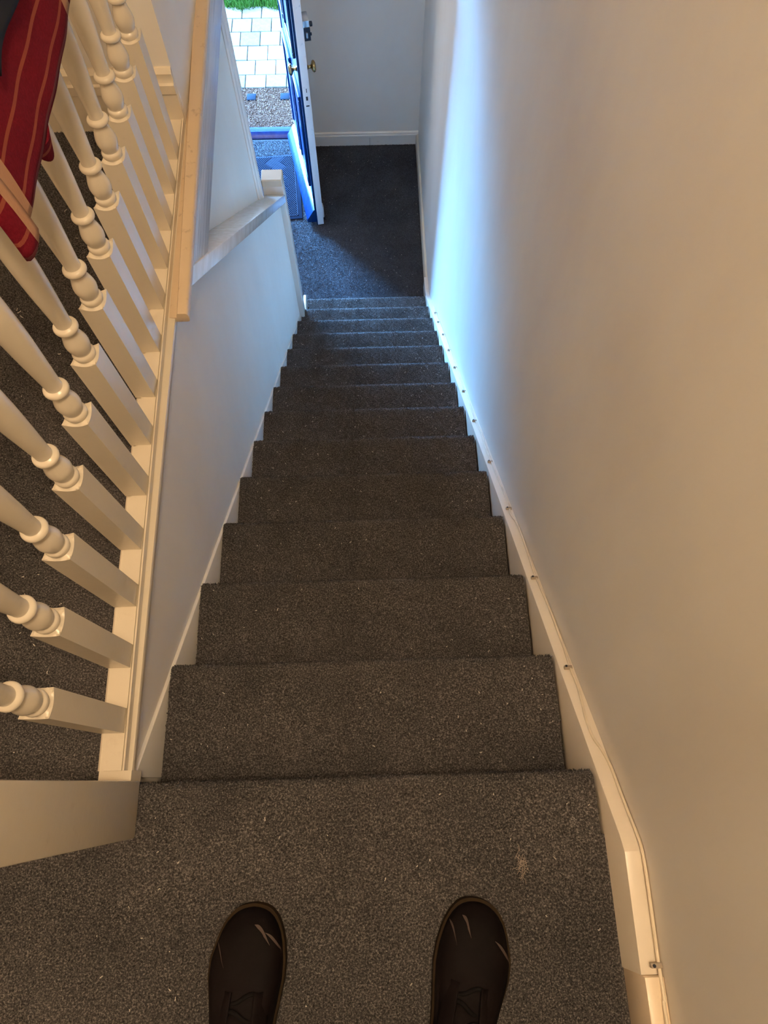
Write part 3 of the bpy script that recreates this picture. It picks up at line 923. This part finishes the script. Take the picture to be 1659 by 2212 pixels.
# ------------------------------------------------------------------ person standing at the head of the stairs
per = tag(empty('person', (-0.05, -0.42, 0)), 'person standing at the stair head in dark scuffed lace-up shoes', 'person')
def shoe(side, loc, rz):
    """side +1: inner edge towards +x.  local y forward, toe tip at y = 0"""
    root = empty('shoe'); root.parent = per
    root.location = Vector(loc) - Vector((-0.05, -0.42, 0)); root.rotation_euler = (0, 0, rz)
    st_ = [  # y, half width outer, half width inner, height, centre shift
        (0.000, 0.001, 0.001, 0.021), (-0.0008, 0.008, 0.009, 0.024), (-0.003, 0.0165, 0.0175, 0.029), (-0.007, 0.0245, 0.0255, 0.035), (-0.013, 0.0325, 0.0325, 0.040), (-0.022, 0.0405, 0.039, 0.045), (-0.034, 0.047, 0.0445, 0.049), (-0.048, 0.052, 0.048, 0.052),
        (-0.070, 0.059, 0.051, 0.055), (-0.095, 0.060, 0.051, 0.060), (-0.125, 0.055, 0.046, 0.070), (-0.160, 0.049, 0.040, 0.086), (-0.195, 0.044, 0.036, 0.098),
        (-0.230, 0.040, 0.036, 0.104), (-0.260, 0.038, 0.035, 0.104), (-0.285, 0.030, 0.030, 0.100), (-0.298, 0.016, 0.016, 0.095)]
    def width(v):
        s = v * (len(st_) - 1); k = min(int(s), len(st_) - 2); f = s - k
        return [st_[k][i] * (1 - f) + st_[k + 1][i] * f for i in range(4)]
    nu, nv = 25, 60
    def up(u, v):
        y, wo, wi, h = width(v)
        a = math.pi * u
        c, s = math.cos(a), math.sin(a)
        w = (wo if c * side < 0 else wi)
        e = 0.62
        x = w * math.copysign(abs(c) ** e, c)
        z = 0.020 + (h - 0.020) * (s ** 0.75)
        wr = 0.0015 * math.sin(y * 210 + x * 30) * max(0, 1 - abs((y + 0.125) / 0.04)) * s
        return (x, y, z + wr)
    body = MB().grid(up, nu, nv).build('upper', 'shoe_leather', root, sm=70)
    # welted sole following the outline
    outl = []
    for k in range(40):
        y, wo, wi, h = width(k / 39)
        outl.append((( -wo if side > 0 else wo) * 1.0, y, 'o'))
    def off(pts, d):
        return pts
    left = []; right = []
    for k in range(70):
        y, wo, wi, h = width(k / 69)
        lw, rw = (wo, wi) if side > 0 else (wi, wo)
        ex_ = 0.0035 * min(1.0, lw / 0.02); left.append((-lw - ex_, y)); right.append((rw + ex_, y))
    poly = left + right[::-1]
    poly = [(a_ * (1 + 0.0), b_ + 0.0045 * max(0.0, 1 - abs(b_) / 0.03)) for a_, b_ in poly]
    MB().prism(poly, 0.0, 0.021, 'z').build('sole', 'sole_rubber', root, sm=35)
    # tongue, laces and eyelet facings
    for k in range(4):
        y = -0.112 - 0.020 * k
        yy_, wo, wi, h = width((10 + (-0.125 - y) / 0.035) / (len(st_) - 1))
        pts = []
        for i in range(11):
            u = -1 + 2 * i / 10
            pts.append((u * 0.026, y + 0.006 * math.sin(u * 3) * (-1) ** k, h + 0.002 - 0.010 * u * u))
        MB().tube(pts, 0.0032, 8).build('lace', 'lace', root, sm=60)
    def facing(sg):
        def fn(u, v):
            y = -0.104 - 0.095 * v
            yy_, wo, wi, h = width((10 + (-0.125 - y) / 0.035) / (len(st_) - 1))
            x = sg * (0.016 + 0.020 * u + 0.004 * v)
            return (x, y, h + 0.0035 - 0.016 * u * u - 0.005 * u)
        return fn
    for sg in (-1, 1):
        solidify(MB().grid(facing(sg), 8, 12).build('lace_facing', 'shoe_leather', root, sm=60), 0.003, 0)
    # pale scuffs near the toe
    rs = random.Random(3 + side)
    for (ux, uy, ln_, wd_) in ((0.42 * side, -0.034, 0.026, 0.008), (0.80 * side, -0.046, 0.030, 0.005), (-0.82 * side, -0.060, 0.034, 0.005)):
        def sc(u, v, ux=ux, uy=uy, ln_=ln_, wd_=wd_):
            yv = uy - ln_ * (u - 0.5) + 0.006 * math.sin(u * 3.1)
            vv = 0
            for kk in range(len(st_) - 1):
                if st_[kk][0] >= yv >= st_[kk + 1][0]:
                    vv = (kk + (st_[kk][0] - yv) / (st_[kk][0] - st_[kk + 1][0])) / (len(st_) - 1)
            c = max(-0.98, min(0.98, ux + (u - 0.5) * 0.5))
            aa = math.acos(math.copysign(abs(c) ** (1 / 0.62), c))
            p = Vector(up(aa / math.pi, vv))
            return (p.x, p.y + (v - 0.5) * wd_ * math.sin(math.pi * max(0.05, min(0.95, u))), p.z + 0.0009)
        MB().grid(sc, 14, 4).build('scuff', 'scuff_mark', root, sm=60)
    return root
shoe(1, (-0.203, -0.186, 0.002), math.radians(-3.0))
shoe(-1, (0.153, -0.190, 0.002), math.radians(-15.0))
# dark trousers: one continuous mesh from the hems to the waist
me = bpy.data.meshes.new('trousers')
ox, oy = -0.05, -0.42
sk = [((-0.215 - ox, -0.425 - oy, 0.105), 0.062), ((-0.205 - ox, -0.430 - oy, 0.45), 0.072), ((-0.150 - ox, -0.445 - oy, 0.82), 0.092), ((-0.050 - ox, -0.455 - oy, 0.95), 0.15),
      ((0.040 - ox, -0.445 - oy, 0.82), 0.092), ((0.075 - ox, -0.430 - oy, 0.45), 0.072), ((0.078 - ox, -0.425 - oy, 0.105), 0.062), ((-0.050 - ox, -0.46 - oy, 1.05), 0.145)]
me.from_pydata([p for p, r in sk], [(0, 1), (1, 2), (2, 3), (3, 4), (4, 5), (5, 6), (3, 7)], [])
tr = bpy.data.objects.new('trousers', me); link(tr, per)
m_ = tr.modifiers.new('skin', 'SKIN'); m_.use_smooth_shade = True
for i, (p, r) in enumerate(sk):
    me.skin_vertices[0].data[i].radius = (r, r)
    me.skin_vertices[0].data[i].use_root = (i == 3)
s_ = tr.modifiers.new('sub', 'SUBSURF'); s_.levels = 2; s_.render_levels = 2
me.materials.append(MATS['denim'])

# ------------------------------------------------------------------ lint and fluff on the carpet
def lint_mesh(name, spots, mat):
    mb = MB()
    for (x, y, z, s) in spots:
        nseg = random.choice((3, 4, 5))
        a = random.uniform(0, 6.28)
        pts = []
        px, py = x, y
        for k in range(nseg):
            pts.append((px, py, z + 0.004 + random.uniform(0, 0.003)))
            a += random.uniform(-0.9, 0.9)
            px += math.cos(a) * s * 0.72; py += math.sin(a) * s * 0.72
        mb.tube(pts, [random.uniform(0.0004, 0.0010) for _ in pts], 4)
    return mb.build(name, mat)
spots = []
for n in range(1, 14):
    for k in range(24 + n * 4):
        edge = random.random()
        x = random.uniform(-0.42, 0.355)
        if edge < 0.45:
            x = 0.355 - abs(random.gauss(0, 0.10)) if random.random() < 0.6 else -0.42 + abs(random.gauss(0, 0.09))
        x = max(-0.425, min(0.36, x))
        spots.append((x, n * G_ - random.uniform(0.02, 0.225), -n * R_, random.uniform(0.0012, 0.0032) * (0.75 if n < 5 else 1.15)))
for k in range(40):
    spots.append((random.uniform(-0.5, 0.36), random.uniform(-0.40, -0.02), 0, random.uniform(0.0008, 0.0022)))
for k in range(110):
    spots.append((random.uniform(-1.2, -0.49), random.uniform(0.0, 1.5), 0, random.uniform(0.002, 0.004)))
for k in range(160):
    spots.append((random.uniform(-0.55, 0.37), random.uniform(3.02, 4.6), HF, random.uniform(0.002, 0.004)))
o = lint_mesh('lint_debris', spots, 'lint')
tag(o, 'tiny pale bits of lint scattered over the carpeted steps and floors', 'lint', kind='stuff')
def fluff(x, y, z, rad, nn):
    mb = MB()
    for k in range(nn):
        a0 = random.uniform(0, 6.28); r0 = rad * random.uniform(0.1, 1.0)
        px, py, pz = x + math.cos(a0) * r0 * 0.55, y + math.sin(a0) * r0 * 1.5, z + 0.005
        a = random.uniform(0, 6.28); pts = []
        for j in range(6):
            pts.append((px, py, pz))
            a += random.uniform(-0.8, 0.8)
            px += math.cos(a) * rad * 0.13; py += math.sin(a) * rad * 0.16; pz = max(z + 0.004, pz + random.uniform(-0.002, 0.0028))
        mb.tube(pts, 0.00036, 4)
    return mb.build('fluff_tuft', 'fluff')
tag(fluff(0.228, -0.142, 0.0, 0.015, 46), 'tuft of brown fluff lying on the landing carpet ahead of the shoes', 'fluff')
tag(fluff(0.352, 6 * G_ + 0.10, -7 * R_, 0.020, 34), 'clump of dark fluff in a step corner beside the cable', 'fluff')
